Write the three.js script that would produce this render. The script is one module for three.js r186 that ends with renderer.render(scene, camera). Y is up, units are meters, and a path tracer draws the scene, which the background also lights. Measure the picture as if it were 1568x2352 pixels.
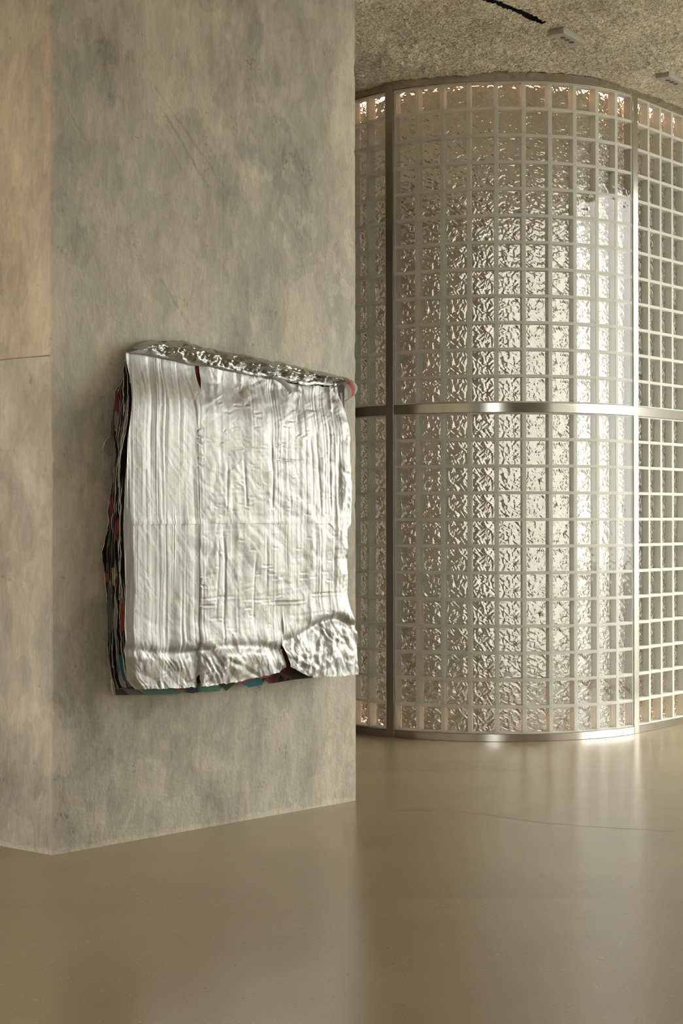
import * as THREE from 'three';
import { mergeGeometries } from 'three/addons/utils/BufferGeometryUtils.js';
import { RectAreaLightUniformsLib } from 'three/addons/lights/RectAreaLightUniformsLib.js';
import { RoundedBoxGeometry } from 'three/addons/geometries/RoundedBoxGeometry.js';

// ---------------------------------------------------------------- camera, sky, exposure
const scene = new THREE.Scene();
const camera = new THREE.PerspectiveCamera(2 * Math.atan(1176 / 4200) * 180 / Math.PI, 1568 / 2352, 0.1, 200);
camera.position.set(0, 1.66, 0);
camera.rotation.set(17 / 4200, 0, -0.0017);
scene.add(camera);
scene.background = new THREE.Color().setRGB(1.0, 0.985, 0.91);   // flat overcast sky
scene.backgroundIntensity = 6.2;
const renderer = new THREE.WebGLRenderer({ antialias: true });
renderer.toneMapping = THREE.LinearToneMapping;
renderer.toneMappingExposure = 1.2;
renderer.shadowMap.enabled = true;
RectAreaLightUniformsLib.init();

// ---------------------------------------------------------------- helpers
const CEIL = 4.97;
function rng(seed) { let a = seed >>> 0; return () => { a = (a + 0x6D2B79F5) | 0; let t = Math.imul(a ^ (a >>> 15), 1 | a); t = (t + Math.imul(t ^ (t >>> 7), 61 | t)) ^ t; return ((t ^ (t >>> 14)) >>> 0) / 4294967296; }; }
function hash(x, y, s) { let h = Math.imul(x | 0, 374761393) ^ Math.imul(y | 0, 668265263) ^ Math.imul(s | 0, 1274126177); h = Math.imul(h ^ (h >>> 13), 1274126177); return ((h ^ (h >>> 16)) >>> 0) / 4294967296; }
function vn(x, y, s = 0) {                                            // value noise 0..1
  const xi = Math.floor(x), yi = Math.floor(y); let fx = x - xi, fy = y - yi;
  fx = fx * fx * fx * (fx * (fx * 6 - 15) + 10); fy = fy * fy * fy * (fy * (fy * 6 - 15) + 10);
  const a = hash(xi, yi, s), b = hash(xi + 1, yi, s), c = hash(xi, yi + 1, s), d = hash(xi + 1, yi + 1, s);
  return a + (b - a) * fx + (c - a) * fy + (a - b - c + d) * fx * fy;
}
function fbm(x, y, s, oct = 4, gain = 0.5) { let v = 0, a = 1, t = 0; for (let i = 0; i < oct; i++) { v += a * vn(x, y, s + i * 17); t += a; a *= gain; x = x * 2.03 + 3.1; y = y * 2.03 + 1.7; } return v / t; }
function ridge(x, y, s, oct = 3, gain = 0.55) { let v = 0, a = 1, t = 0; for (let i = 0; i < oct; i++) { v += a * (1 - Math.abs(2 * vn(x, y, s + i * 31) - 1)); t += a; a *= gain; x = x * 2.1 + 5.3; y = y * 2.1 + 2.9; } return v / t; }
function cell(x, y, s) {                                              // distance to the cell border: crumple facets
  const xi = Math.floor(x), yi = Math.floor(y); let f1 = 9, f2 = 9;
  for (let j = -1; j <= 1; j++) for (let i = -1; i <= 1; i++) {
    const px = xi + i + hash(xi + i, yi + j, s), py = yi + j + hash(xi + i, yi + j, s + 7), d = Math.hypot(px - x, py - y);
    if (d < f1) { f2 = f1; f1 = d; } else if (d < f2) f2 = d;
  }
  return f2 - f1;
}
const clamp = (x, a = 0, b = 1) => Math.min(b, Math.max(a, x)), mix = (a, b, t) => a + (b - a) * t;
const sm = (a, b, x) => { const t = clamp((x - a) / (b - a)); return t * t * (3 - 2 * t); };
const gauss = (x, w) => Math.exp(-(x * x) / (w * w));
function curve(pts) {                                                 // smooth monotone lookup through [k, value] pairs
  return (k) => {
    if (k <= pts[0][0]) return pts[0][1];
    for (let i = 1; i < pts.length; i++) if (k <= pts[i][0]) { const t = (k - pts[i - 1][0]) / (pts[i][0] - pts[i - 1][0]); return mix(pts[i - 1][1], pts[i][1], t); }
    return pts[pts.length - 1][1];
  };
}
const taken = {};
function numbered(n) { if (!(n in taken)) { taken[n] = 0; return n; } return n + '_' + String(++taken[n]).padStart(3, '0'); }
function shade(o) { o.castShadow = true; o.receiveShadow = true; return o; }
function part(name, geo, mat, parent) { const m = shade(new THREE.Mesh(geo, mat)); m.name = name; parent.add(m); return m; }
function struct(name, geo, mat) { const m = shade(new THREE.Mesh(geo, mat)); m.name = name; m.userData.kind = 'structure'; scene.add(m); return m; }
function thing(name, label, category, pos = [0, 0, 0], turn = 0, group) {
  const o = new THREE.Group(); o.name = numbered(name); o.position.set(...pos); o.rotation.y = turn;
  o.userData = { label, category }; if (group) o.userData.group = group; scene.add(o); return o;
}
function box(x0, x1, y0, y1, z0, z1) { const g = new THREE.BoxGeometry(x1 - x0, y1 - y0, z1 - z0); g.translate((x0 + x1) / 2, (y0 + y1) / 2, (z0 + z1) / 2); return g; }
function uvMetres(g, k = 1) {                                         // uv in metres from position, by dominant normal
  const p = g.attributes.position, n = g.attributes.normal, uv = new Float32Array(p.count * 2);
  for (let i = 0; i < p.count; i++) {
    const ax = Math.abs(n.getX(i)), ay = Math.abs(n.getY(i)), az = Math.abs(n.getZ(i));
    if (ay > ax && ay > az) { uv[2 * i] = p.getX(i) * k; uv[2 * i + 1] = p.getZ(i) * k; }
    else if (ax > az) { uv[2 * i] = p.getZ(i) * k; uv[2 * i + 1] = p.getY(i) * k; }
    else { uv[2 * i] = p.getX(i) * k; uv[2 * i + 1] = p.getY(i) * k; }
  }
  g.setAttribute('uv', new THREE.BufferAttribute(uv, 2)); return g;
}
function texture(w, h, fn, { srgb = false, rx = 1, ry = 1 } = {}) {   // fn(u, v) -> [r, g, b] 0..1
  const d = new Uint8Array(w * h * 4);
  for (let j = 0, k = 0; j < h; j++) for (let i = 0; i < w; i++, k += 4) { const c = fn((i + 0.5) / w, (j + 0.5) / h); d[k] = clamp(c[0]) * 255; d[k + 1] = clamp(c[1]) * 255; d[k + 2] = clamp(c[2]) * 255; d[k + 3] = 255; }
  const t = new THREE.DataTexture(d, w, h, THREE.RGBAFormat); t.wrapS = t.wrapT = THREE.RepeatWrapping; t.magFilter = THREE.LinearFilter; t.minFilter = THREE.LinearFilter;
  if (srgb) t.colorSpace = THREE.SRGBColorSpace; t.repeat.set(rx, ry); t.needsUpdate = true; return t;
}
const toS = (c) => c <= 0.0031308 ? 12.92 * c : 1.055 * Math.pow(c, 1 / 2.4) - 0.055;
const srgbOf = (r, g, b) => [toS(clamp(r)), toS(clamp(g)), toS(clamp(b))];
function std(r, g, b, rough, extra = {}) { const m = new THREE.MeshPhysicalMaterial({ roughness: rough, side: THREE.DoubleSide, ...extra }); m.color.setRGB(r, g, b); return m; }
function tile(x, p) { return ((x % p) + p) % p; }

// ---------------------------------------------------------------- materials
const M = {};
{ // cast concrete of the pillar: perimeter 4.64 m (side face 2.32, front face 2.32) by 5 m
  const PU = 4.64, PV = 5;
  const scratches = [[0.70, 3.93, 1.16, 3.53, 0.008, 0.10], [0.74, 3.83, 1.09, 3.46, 0.009, 0.13], [0.79, 3.74, 0.86, 3.66, 0.007, 0.08], [0.78, 3.67, 0.90, 3.52, 0.006, 0.07], [0.737, 2.93, 0.865, 2.785, 0.009, 0.14], [0.885, 2.765, 0.945, 2.707, 0.008, 0.10], [0.10, 3.72, 0.21, 3.58, 0.006, 0.09]];
  const blots = [[0.37, 4.04, 0.08, 0.06, 0.17, 0.15], [0.52, 4.06, 0.035, 0.04, 0.16, -0.1], [0.36, 3.90, 0.05, 0.09, 0.14, 0.2], [0.42, 3.83, 0.05, 0.04, 0.12, 0], [0.44, 3.57, 0.025, 0.025, 0.13, 0], [0.98, 3.82, 0.05, 0.11, 0.10, 0.1], [1.72, 4.12, 0.03, 0.035, 0.10, 0], [0.72, 3.91, 0.045, 0.06, 0.07, 0], [0.17, 3.52, 0.10, 0.06, 0.07, -0.3], [1.70, 0.62, 0.05, 0.07, 0.06, 0], [0.95, 0.60, 0.16, 0.10, 0.05, 0.1], [1.20, 0.55, 0.10, 0.16, 0.06, 0], [0.22, 2.98, 0.10, 0.16, 0.05, 0]];
  const col = texture(2048, 2048, (u, v) => {
    const U = u * PU - 2.32, V = v * PV;                             // U < 0: side face, U > 0: front face
    let s = 0.42 * (fbm(U * 1.3, V * 0.9, 11, 4) - 0.5) + 0.16 * (fbm(U * 8, V * 1.3, 23, 4) - 0.5) + 0.10 * (fbm(U * 26, V * 4.4, 31, 3) - 0.5);
    const wx = U + 0.16 * (fbm(U * 3, V * 3, 41, 3) - 0.5), wy = V + 0.3 * (fbm(U * 3, V * 2, 47, 3) - 0.5);
    const patch = fbm(wx * 2.6, wy * 1.9, 53, 5); s += 0.11 * (sm(0.50, 0.54, patch) - sm(0.42, 0.37, patch) * 0.7);
    const patch2 = fbm(wx * 5.5 + 9, wy * 3.2, 59, 4); s += 0.06 * (sm(0.55, 0.59, patch2) - sm(0.43, 0.38, patch2));
    // trowelled cloud that runs down to the right on the front face
    if (U > 0) {
      const q = fbm(U * 6, V * 5, 61, 4) - 0.5, limb = gauss((U - 1.38 - 0.25 * q) / 0.14, 1) * sm(3.95, 4.2, V), run = gauss((V - (4.12 - 0.72 * (U - 1.15)) + 0.35 * q) / 0.24, 1) * sm(1.0, 1.2, U) * sm(2.05, 1.8, U);
      s -= 0.17 * sm(0.30, 0.52, Math.max(limb * 0.8, run) + 0.7 * (fbm(U * 11, V * 7, 63, 4) - 0.5));
      s += 0.13 * sm(0.60, 0.66, fbm(U * 14 + V * 5, V * 10, 65, 4)) * sm(0.15, 0.5, gauss((V - (3.86 - 0.85 * (U - 1.3))) / 0.3, 1)) * sm(1.2, 1.5, U);
      s -= 0.13 * sm(0.45, 0.60, fbm(U * 3 + 2, V * 4.5, 71, 5)) * sm(0.95, 0.80, V) * sm(0.12, 0.2, V) * sm(1.75, 1.2, U);
      s += 0.09 * sm(0.006, 0.002, Math.abs(U - 1.195 + 0.006 * vn(V * 5, 1, 75))) * sm(2.8, 3.0, V) * sm(3.75, 3.5, V);
    }
    s += 0.16 * sm(0.035, 0.015, V + 0.05 * (fbm(U * 14, V * 14, 69, 3) - 0.5));     // paler, broken rim along the floor
    const m1 = fbm(wx * 9 + 4, wy * 4.6, 121, 5), m2 = fbm(U * 20 + 3 * m1, V * 8 + 2 * m1, 123, 4); s += 0.085 * (sm(0.44, 0.57, m1) - 0.5) + 0.075 * (sm(0.44, 0.56, m2) - 0.5);
    for (const [a, b, rx, ry, k, q] of blots) { const dx = (U - a) / rx, dy = (V - b + q * (U - a)) / ry, d2 = dx * dx + dy * dy; if (d2 < 4) s -= k * 1.15 * sm(1.5, 0.4, Math.sqrt(d2) + 1.6 * (fbm(U * 32, V * 20, 73, 3) - 0.5)); }
    for (const [ax, ay, bx, by, w, k] of scratches) {
      const dx = bx - ax, dy = by - ay, L2 = dx * dx + dy * dy, t = clamp(((U - ax) * dx + (V - ay) * dy) / L2), d = Math.hypot(U - ax - dx * t + 0.012 * (vn(t * 9, ax * 50, 79) - 0.5), V - ay - dy * t);
      if (d < w * 2) s -= k * 1.7 * sm(w * 1.5, w * 0.5, d) * (0.45 + 0.8 * vn(t * 14, ay * 30, 83));
    }
    const pit = vn(U * 90, V * 70, 89) * vn(U * 13, V * 11, 97); s -= 0.22 * sm(0.74, 0.82, pit);
    s += 0.07 * (vn(U * 330, V * 240, 101) - 0.5) + 0.10 * (vn(U * 140, V * 30, 103) - 0.5);
    const warm = clamp(0.5 + 0.9 * (fbm(wx * 1.8 + 20, wy * 1.2, 107, 4) - 0.5) + 0.5 * (fbm(U * 9, V * 2, 109, 3) - 0.5));
    const k = Math.max(0.35, 1 + s * 1.15);
    let r = mix(0.56, 0.605, warm) * k, g = mix(0.535, 0.555, warm) * k, b = mix(0.45, 0.43, warm) * k;
    if (U < 0 && V > 2.472) { r *= 1.05; b *= 0.95; }                // upper pour of the side face is a shade redder
    return srgbOf(r, g, b);
  }, { srgb: true });
  const bump = texture(1024, 1024, (u, v) => { const U = u * PU, V = v * PV; const h = 0.5 * fbm(U * 6, V * 4, 111, 4) + 0.25 * fbm(U * 40, V * 14, 113, 3) + 0.25 * vn(U * 110, V * 100, 117); return [h, h, h]; });
  M.concrete = std(1, 1, 1, 0.62, { map: col, bumpMap: bump, bumpScale: 0.004 });
}
{ // plain concrete and plaster for what closes the room
  const c = texture(512, 512, (u, v) => { const s = 0.8 + 0.4 * fbm(u * 8, v * 8, 131, 5); return srgbOf(0.36 * s, 0.335 * s, 0.27 * s); }, { srgb: true, rx: 0.3, ry: 0.3 });
  M.wall = std(1, 1, 1, 0.8, { map: c });
  const p = texture(256, 256, (u, v) => { const s = 0.9 + 0.2 * fbm(u * 12, v * 12, 137, 4); return srgbOf(0.45 * s, 0.40 * s, 0.31 * s); }, { srgb: true, rx: 0.5, ry: 0.5 });
  M.inner = std(1, 1, 1, 0.8, { map: p });
  M.ground = std(0.30, 0.29, 0.26, 0.9);
}
{ // poured resin floor
  const c = texture(2048, 2048, (u, v) => {
    const x = u * 4, y = v * 4; let s = 1 + 0.16 * (fbm(u * 5, v * 5, 141, 4) - 0.5) + 0.06 * (vn(x * 190, y * 190, 149) - 0.5);
    const sp = vn(x * 120, y * 120, 151), ar = fbm(x * 1.3, y * 1.3, 153, 3); if (sp > 0.93) s *= 1 + 0.5 * sm(0.93, 0.97, sp) * sm(0.5, 0.62, ar); if (vn(x * 105 + 40, y * 105, 157) > 0.945 && ar < 0.5) s *= 0.7;
    return srgbOf(0.345 * s, 0.275 * s, 0.170 * s);
  }, { srgb: true, rx: 0.25, ry: 0.25 });
  const r = texture(512, 512, (u, v) => { const k = 0.22 + 0.05 * fbm(u * 6, v * 6, 161, 5); return [k, k, k]; }, { rx: 0.2, ry: 0.2 });
  M.floor = std(1, 1, 1, 1, { map: c, roughnessMap: r, ior: 1.5 });
}
{ // sprayed fibre ceiling
  const c = texture(1024, 1024, (u, v) => {
    const x = u * 2, y = v * 2; let s = 0.62 + 0.45 * vn(x * 64, y * 64, 171) + 0.30 * (vn(x * 150, y * 150, 173) - 0.3) + 0.4 * (fbm(x * 4, y * 4, 177, 3) - 0.5);
    return srgbOf(0.70 * s, 0.645 * s, 0.515 * s);
  }, { srgb: true, rx: 0.5, ry: 0.5 });
  const b = texture(1024, 1024, (u, v) => { const h = 0.6 * vn(u * 128, v * 128, 181) + 0.4 * vn(u * 300, v * 300, 183); return [h, h, h]; }, { rx: 0.5, ry: 0.5 });
  M.ceiling = std(1, 1, 1, 0.95, { map: c, bumpMap: b, bumpScale: 0.012 });
}
M.black = std(0.006, 0.006, 0.006, 0.9);
M.mortar = std(0.80, 0.81, 0.75, 1, { transmission: 0.42, thickness: 0 });
M.steel = std(0.56, 0.54, 0.49, 0.2, { metalness: 1 });
M.plate = std(0.42, 0.40, 0.34, 0.5);
M.hole = std(0.10, 0.095, 0.08, 0.6);
M.frame = std(0.05, 0.05, 0.048, 0.5);
M.pane = std(1, 1, 1, 0, { transmission: 1, thickness: 0, ior: 1.45 });
M.sheer = std(0.9, 0.89, 0.85, 1, { transmission: 0.26, thickness: 0 });
M.sheerDense = std(0.84, 0.82, 0.79, 1, { transmission: 0.2, thickness: 0 });
M.blockSolid = std(0.98, 1.0, 0.985, 0, { transmission: 1, thickness: 0.01, ior: 1.55 });
M.blockPane = std(0.96, 0.975, 0.955, 0.02, { transmission: 1, thickness: 0, ior: 1.5 });
M.foil = std(0.56, 0.57, 0.55, 0.55, { metalness: 1 });
M.foilBright = std(0.50, 0.52, 0.50, 0.24, { metalness: 1 });
M.card = std(1, 1, 1, 0.7, { vertexColors: true });
const led = (r, g, b, k) => { const m = std(0.8, 0.7, 0.6, 0.6); m.emissive = new THREE.Color().setRGB(r, g, b); m.emissiveIntensity = k; return m; };
M.ledWarm = led(1.0, 0.50, 0.33, 5);

// ---------------------------------------------------------------- room shell
struct('floor', uvMetres(box(-6.8, 5.9, -0.25, 0, -19.3, 3.9)), M.floor);
{ // sprayed ceiling: coarse sheet, finely displaced where it is seen, open at the black slot
  const X0 = -0.6, X1 = 4.4, Z0 = -16.6, Z1 = -10.4, st = 0.0125, nx = Math.round((X1 - X0) / st), nz = Math.round((Z1 - Z0) / st);
  const pos = new Float32Array((nx + 1) * (nz + 1) * 3), uv = new Float32Array((nx + 1) * (nz + 1) * 2), idx = [];
  for (let j = 0, k = 0; j <= nz; j++) for (let i = 0; i <= nx; i++, k++) {
    const x = X0 + i * st, z = Z0 + j * st, edge = Math.min(1, Math.min(i, nx - i, j, nz - j) / 8);
    pos[3 * k] = x + edge * 0.006 * (hash(i, j, 3) - 0.5); pos[3 * k + 2] = z + edge * 0.006 * (hash(i, j, 4) - 0.5);
    pos[3 * k + 1] = CEIL + edge * 0.046 - edge * (0.008 * hash(i, j, 5) + 0.014 * vn(x * 27, z * 27, 6) + 0.05 * clamp(fbm(x * 2.2, z * 2.2, 8, 2) - 0.3, 0, 0.5));
    uv[2 * k] = x; uv[2 * k + 1] = z;
  }
  const a = [0.70, -11.40], b = [1.372, -12.30], dx = b[0] - a[0], dz = b[1] - a[1], L = Math.hypot(dx, dz);
  for (let j = 0; j < nz; j++) for (let i = 0; i < nx; i++) {
    const x = X0 + (i + 0.5) * st - a[0], z = Z0 + (j + 0.5) * st - a[1], t = (x * dx + z * dz) / L, d = Math.abs(x * dz - z * dx) / L;
    if (t > -0.5 && t < L && d < 0.026) continue;
    const q = j * (nx + 1) + i; idx.push(q, q + 1, q + nx + 1, q + 1, q + nx + 2, q + nx + 1);
  }
  const g = new THREE.BufferGeometry(); g.setAttribute('position', new THREE.BufferAttribute(pos, 3)); g.setAttribute('uv', new THREE.BufferAttribute(uv, 2)); g.setIndex(idx); g.computeVertexNormals();
  const flat = (x0, x1, z0, z1) => uvMetres(box(x0, x1, CEIL, CEIL + 0.06, z0, z1));
  const around = mergeGeometries([flat(-6.8, X0, -19.3, 3.9), flat(X1, 5.9, -19.3, 3.9), flat(X0, X1, -19.3, Z0), flat(X0, X1, Z1, 3.9), uvMetres(box(-6.8, 5.9, CEIL + 0.2, CEIL + 0.45, -19.3, 3.9))]);
  const c = struct('ceiling', around, M.ceiling);
  part('sprayed_coat', g, M.ceiling, c);
  const mx = a[0] + dx * 0.13, mz = a[1] + dz * 0.13, slot = new THREE.Group(); slot.name = 'slot_channel'; slot.position.set(mx, CEIL + 0.045, mz); slot.rotation.y = Math.atan2(-dz, dx); c.add(slot);
  const LL = 2.3; const chan = mergeGeometries([box(-LL / 2, LL / 2, 0.11, 0.12, -0.05, 0.05), box(-LL / 2, LL / 2, 0, 0.12, -0.06, -0.05), box(-LL / 2, LL / 2, 0, 0.12, 0.05, 0.06), box(-LL / 2 - 0.01, -LL / 2, 0, 0.12, -0.06, 0.06), box(LL / 2, LL / 2 + 0.01, 0, 0.12, -0.06, 0.06)]);
  part('channel', chan, M.black, slot);
}
const XL = -6.5, XR = 5.6, ZB = 3.6, ZF = -19, HEAD = 4.85, TOP = CEIL + 0.2;
const RIGHT = [[-18.7, -17.4, 1, false], [-15.7, -11.2, 3, false], [-11.0, -8.0, 2, true]], BACK = [[-0.8, 1.0, 1, false]], LEFT = [[-5.5, -2.2, 1, false]], FAR = [[1.5, 3.0, 1, 'dense']];   // [from, to, windows, sheer curtain]
const gaps = (a, b, runs) => { const g = []; let p = a; for (const [x0, x1] of runs) { g.push([p, x0]); p = x1; } g.push([p, b]); return g; };
struct('wall_far', uvMetres(mergeGeometries([...gaps(XL - 0.3, XR + 0.3, FAR).map(([p, q]) => box(p, q, 0, TOP, ZF - 0.3, ZF)), ...FAR.map(([p, q]) => box(p, q, HEAD, TOP, ZF - 0.3, ZF))])), M.wall);
struct('wall_left', uvMetres(mergeGeometries([...gaps(ZF, ZB + 0.3, LEFT).map(([p, q]) => box(XL - 0.3, XL, 0, TOP, p, q)), ...LEFT.map(([p, q]) => box(XL - 0.3, XL, HEAD, TOP, p, q))])), M.wall);
struct('wall_right', uvMetres(mergeGeometries([...gaps(ZF, ZB + 0.3, RIGHT).map(([p, q]) => box(XR, XR + 0.3, 0, TOP, p, q)), ...RIGHT.map(([p, q]) => box(XR, XR + 0.3, HEAD, TOP, p, q))])), M.wall);
struct('wall_back', uvMetres(mergeGeometries([...gaps(XL, XR, BACK).map(([p, q]) => box(p, q, 0, TOP, ZB, ZB + 0.3)), ...BACK.map(([p, q]) => box(p, q, HEAD, TOP, ZB, ZB + 0.3))])), M.wall);
{ // daylight windows, all outside the frame: right, behind the camera, left
  let n = 0;
  const glaze = (alongZ, at, dir, [a0, a1, count, sheer]) => {
    for (let i = 0; i < count; i++) {
      const p0 = mix(a0, a1, i / count), p1 = mix(a0, a1, (i + 1) / count), fr = 0.045;
      const bx = (c0, c1, y0, y1, d0, d1) => { const e0 = at + dir * (dir > 0 ? d0 : d1), e1 = at + dir * (dir > 0 ? d1 : d0); return alongZ ? box(e0, e1, y0, y1, c0, c1) : box(c0, c1, y0, y1, e0, e1); };
      const w = struct('window_' + (++n), mergeGeometries([bx(p0, p0 + fr, 0, HEAD, 0.1, 0.2), bx(p1 - fr, p1, 0, HEAD, 0.1, 0.2), bx(p0, p1, 0, fr, 0.1, 0.2), bx(p0, p1, HEAD - fr, HEAD, 0.1, 0.2)]), M.frame);
      part('pane', bx(p0 + fr, p1 - fr, fr, HEAD - fr, 0.145, 0.151), M.pane, w);
    }
    if (sheer) {
      const pos = [], idx = [], N = Math.round((a1 - a0) * 60); for (let i = 0; i <= N; i++) { const p = mix(0.01, a1 - a0 - 0.01, i / N), d = dir * (0.045 + 0.028 * Math.sin(i * 1.1 + 2 * vn(i * 0.05, 1, 5))); for (const y of [0.01, HEAD - 0.02]) alongZ ? pos.push(d, y, p) : pos.push(p, y, d); if (i < N) idx.push(2 * i, 2 * i + 1, 2 * i + 2, 2 * i + 1, 2 * i + 3, 2 * i + 2); }
      const g = new THREE.BufferGeometry(); g.setAttribute('position', new THREE.Float32BufferAttribute(pos, 3)); g.setIndex(idx); g.computeVertexNormals();
      const c = thing('sheer_curtain', alongZ ? 'wide white sheer curtain hanging in the windows right of the view' : 'white sheer curtain in the window glimpsed behind the glass blocks', 'curtain', alongZ ? [at, 0, a0] : [a0, 0, at]); part('cloth', g, sheer === 'dense' ? M.sheerDense : M.sheer, c);
    }
  };
  for (const r of RIGHT) glaze(true, XR, 1, r);
  for (const r of BACK) glaze(false, ZB, 1, r);
  for (const r of LEFT) glaze(true, XL, -1, r);
  for (const r of FAR) glaze(false, ZF, -1, r);
  struct('ground_outside', box(-60, 60, -0.6, -0.3, -60, 60), M.ground);
}

// ---------------------------------------------------------------- concrete pillar
const PA = [-1.432, -9.055], TURN = 0.8579, PW = 2.32, PD = 2.32;     // near corner, turn of the front face, width and depth
{
  const t = thing('concrete_pillar', 'massive square cast concrete pillar carrying the silver foil artwork', 'pillar', [PA[0], 0, PA[1]], TURN);
  // corners in local x (along front) and z (out of front); walk: side face, front face, far side, back; small worn chamfers
  const rings = 160, H = CEIL + 0.1, prof = (v) => {
    const wl = -0.014 * v / H, wr = PW + 0.004 * v / H, j = (k, a = 0.005) => a * (fbm(v * 16, k * 9.7, 211, 4) - 0.5), c = (k) => 0.004 + 0.004 * vn(v * 20, k * 3.3, 217) + 0.008 * sm(0.80, 0.95, vn(v * 24, k * 5.1, 219));
    const c0 = c(0), c1 = c(1);
    const foot = 0.006 * sm(0.02, 0, v);
    return [[wl + j(1, 0.002), -PD], [wl, -c0 + foot * 0], [wl + c0, j(2, 0.002)], [wr - c1 + j(3, 0.002), 0], [wr + j(4, 0.004), -c1], [wr, -PD]];
  };
  const pos = [], uv = [], idx = [];
  const strips = [[0, 1], [1, 2], [2, 3], [3, 4], [4, 5], [5, 0]];
  for (const [ia, ib] of strips) {
    const base = pos.length / 3, cols = (ia === 2) ? 60 : 1;
    for (let r = 0; r <= rings; r++) {
      const v = H * r / rings, p = prof(v), A = p[ia], B = p[ib];
      const per = (q) => q[1] > -0.0001 || (q[0] > 0.01 && q[0] < PW - 0.04) ? q[0] : (q[0] < 1 ? q[1] : PW - 0.0001 - q[1] - PW);
      for (let k = 0; k <= cols; k++) {
        const s = k / cols, x = mix(A[0], B[0], s), z = mix(A[1], B[1], s);
        pos.push(x, v, z);
        let U; if (ia <= 1) U = (ia === 0 ? z : mix(A[1], B[0], s)); else if (ia === 2) U = x; else if (ia === 3) U = mix(A[0], PW, s); else if (ia === 4) U = PW + PW * (1 - (z + PD) / PD); else U = x;
        uv.push((U + 2.32) / 4.64, v / 5);
      }
    }
    for (let r = 0; r < rings; r++) for (let k = 0; k < cols; k++) { const q = base + r * (cols + 1) + k; idx.push(q, q + 1, q + cols + 1, q + 1, q + cols + 2, q + cols + 1); }
  }
  const g = new THREE.BufferGeometry(); g.setAttribute('position', new THREE.Float32BufferAttribute(pos, 3)); g.setAttribute('uv', new THREE.Float32BufferAttribute(uv, 2)); g.setIndex(idx); g.computeVertexNormals();
  part('shaft', g, M.concrete, t);
  // raised lip of the pour joint on the side face
  const jp = []; for (let i = 0; i <= 12; i++) jp.push(new THREE.Vector3(-0.0065, 2.474 + 0.006 * (vn(i * 1.3, 2, 223) - 0.5), -0.01 - i * 0.19));
  part('pour_joint', new THREE.TubeGeometry(new THREE.CatmullRomCurve3(jp), 40, 0.004, 5), M.concrete, t);
}

// ---------------------------------------------------------------- curved glass block wall
const WC = [1.2285, -14.97], WR = 1.33, STEP = 0.155, PITCH = 0.2, ROWS = 12, DEPTH = 0.08;
const TH0 = -0.517 - STEP, TH1 = -0.517 + 9 * STEP, POSTA = 0.072 / WR;
const onArc = (th, r = WR) => [WC[0] + r * Math.sin(th), WC[1] + r * Math.cos(th)];
const rightStart = TH1 + POSTA, RS = onArc(rightStart), RDIR = [Math.cos(rightStart), -Math.sin(rightStart)];
const RP = 0.2045;
// joint lines of every panel: front point and outward angle
const panelsDef = {
  middle: Array.from({ length: 11 }, (_, i) => { const th = TH0 + i * STEP; return { p: onArc(th), a: th }; }),
  left: Array.from({ length: 5 }, (_, i) => { const th = TH0 - POSTA - (4 - i) * STEP; return { p: onArc(th), a: th }; }),
  right: Array.from({ length: 11 }, (_, i) => ({ p: [RS[0] + RDIR[0] * i * RP, RS[1] + RDIR[1] * i * RP], a: rightStart })),
};
const BASE = 0.0575, BAND = 0.0725, TIERS = { lower: BASE, upper: BASE + ROWS * PITCH + BAND };
const OPEN = 0.177;
function wavy(seed, amp, n) {                                         // height field of the pressed glass, x y in -0.5..0.5
  const r = rng(seed), G = [];
  for (let i = 0; i < n; i++) { const a = r() * Math.PI; G.push([r() - 0.5, r() - 0.5, Math.cos(a), Math.sin(a), 0.08 + 0.14 * r(), 0.022 + 0.028 * r(), (r() < 0.6 ? -1 : 1) * (0.5 + 0.5 * r())]); }
  return (x, y) => { let h = 0; for (const [cx, cy, ca, sa, l, w, k] of G) { const dx = x - cx, dy = y - cy, p = (dx * ca + dy * sa) / l, q = (-dx * sa + dy * ca) / w; const e = p * p + q * q; if (e < 9) h += k * Math.exp(-e); } const edge = sm(0.5, 0.44, Math.max(Math.abs(x), Math.abs(y))); return amp * h * edge; };
}
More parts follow.
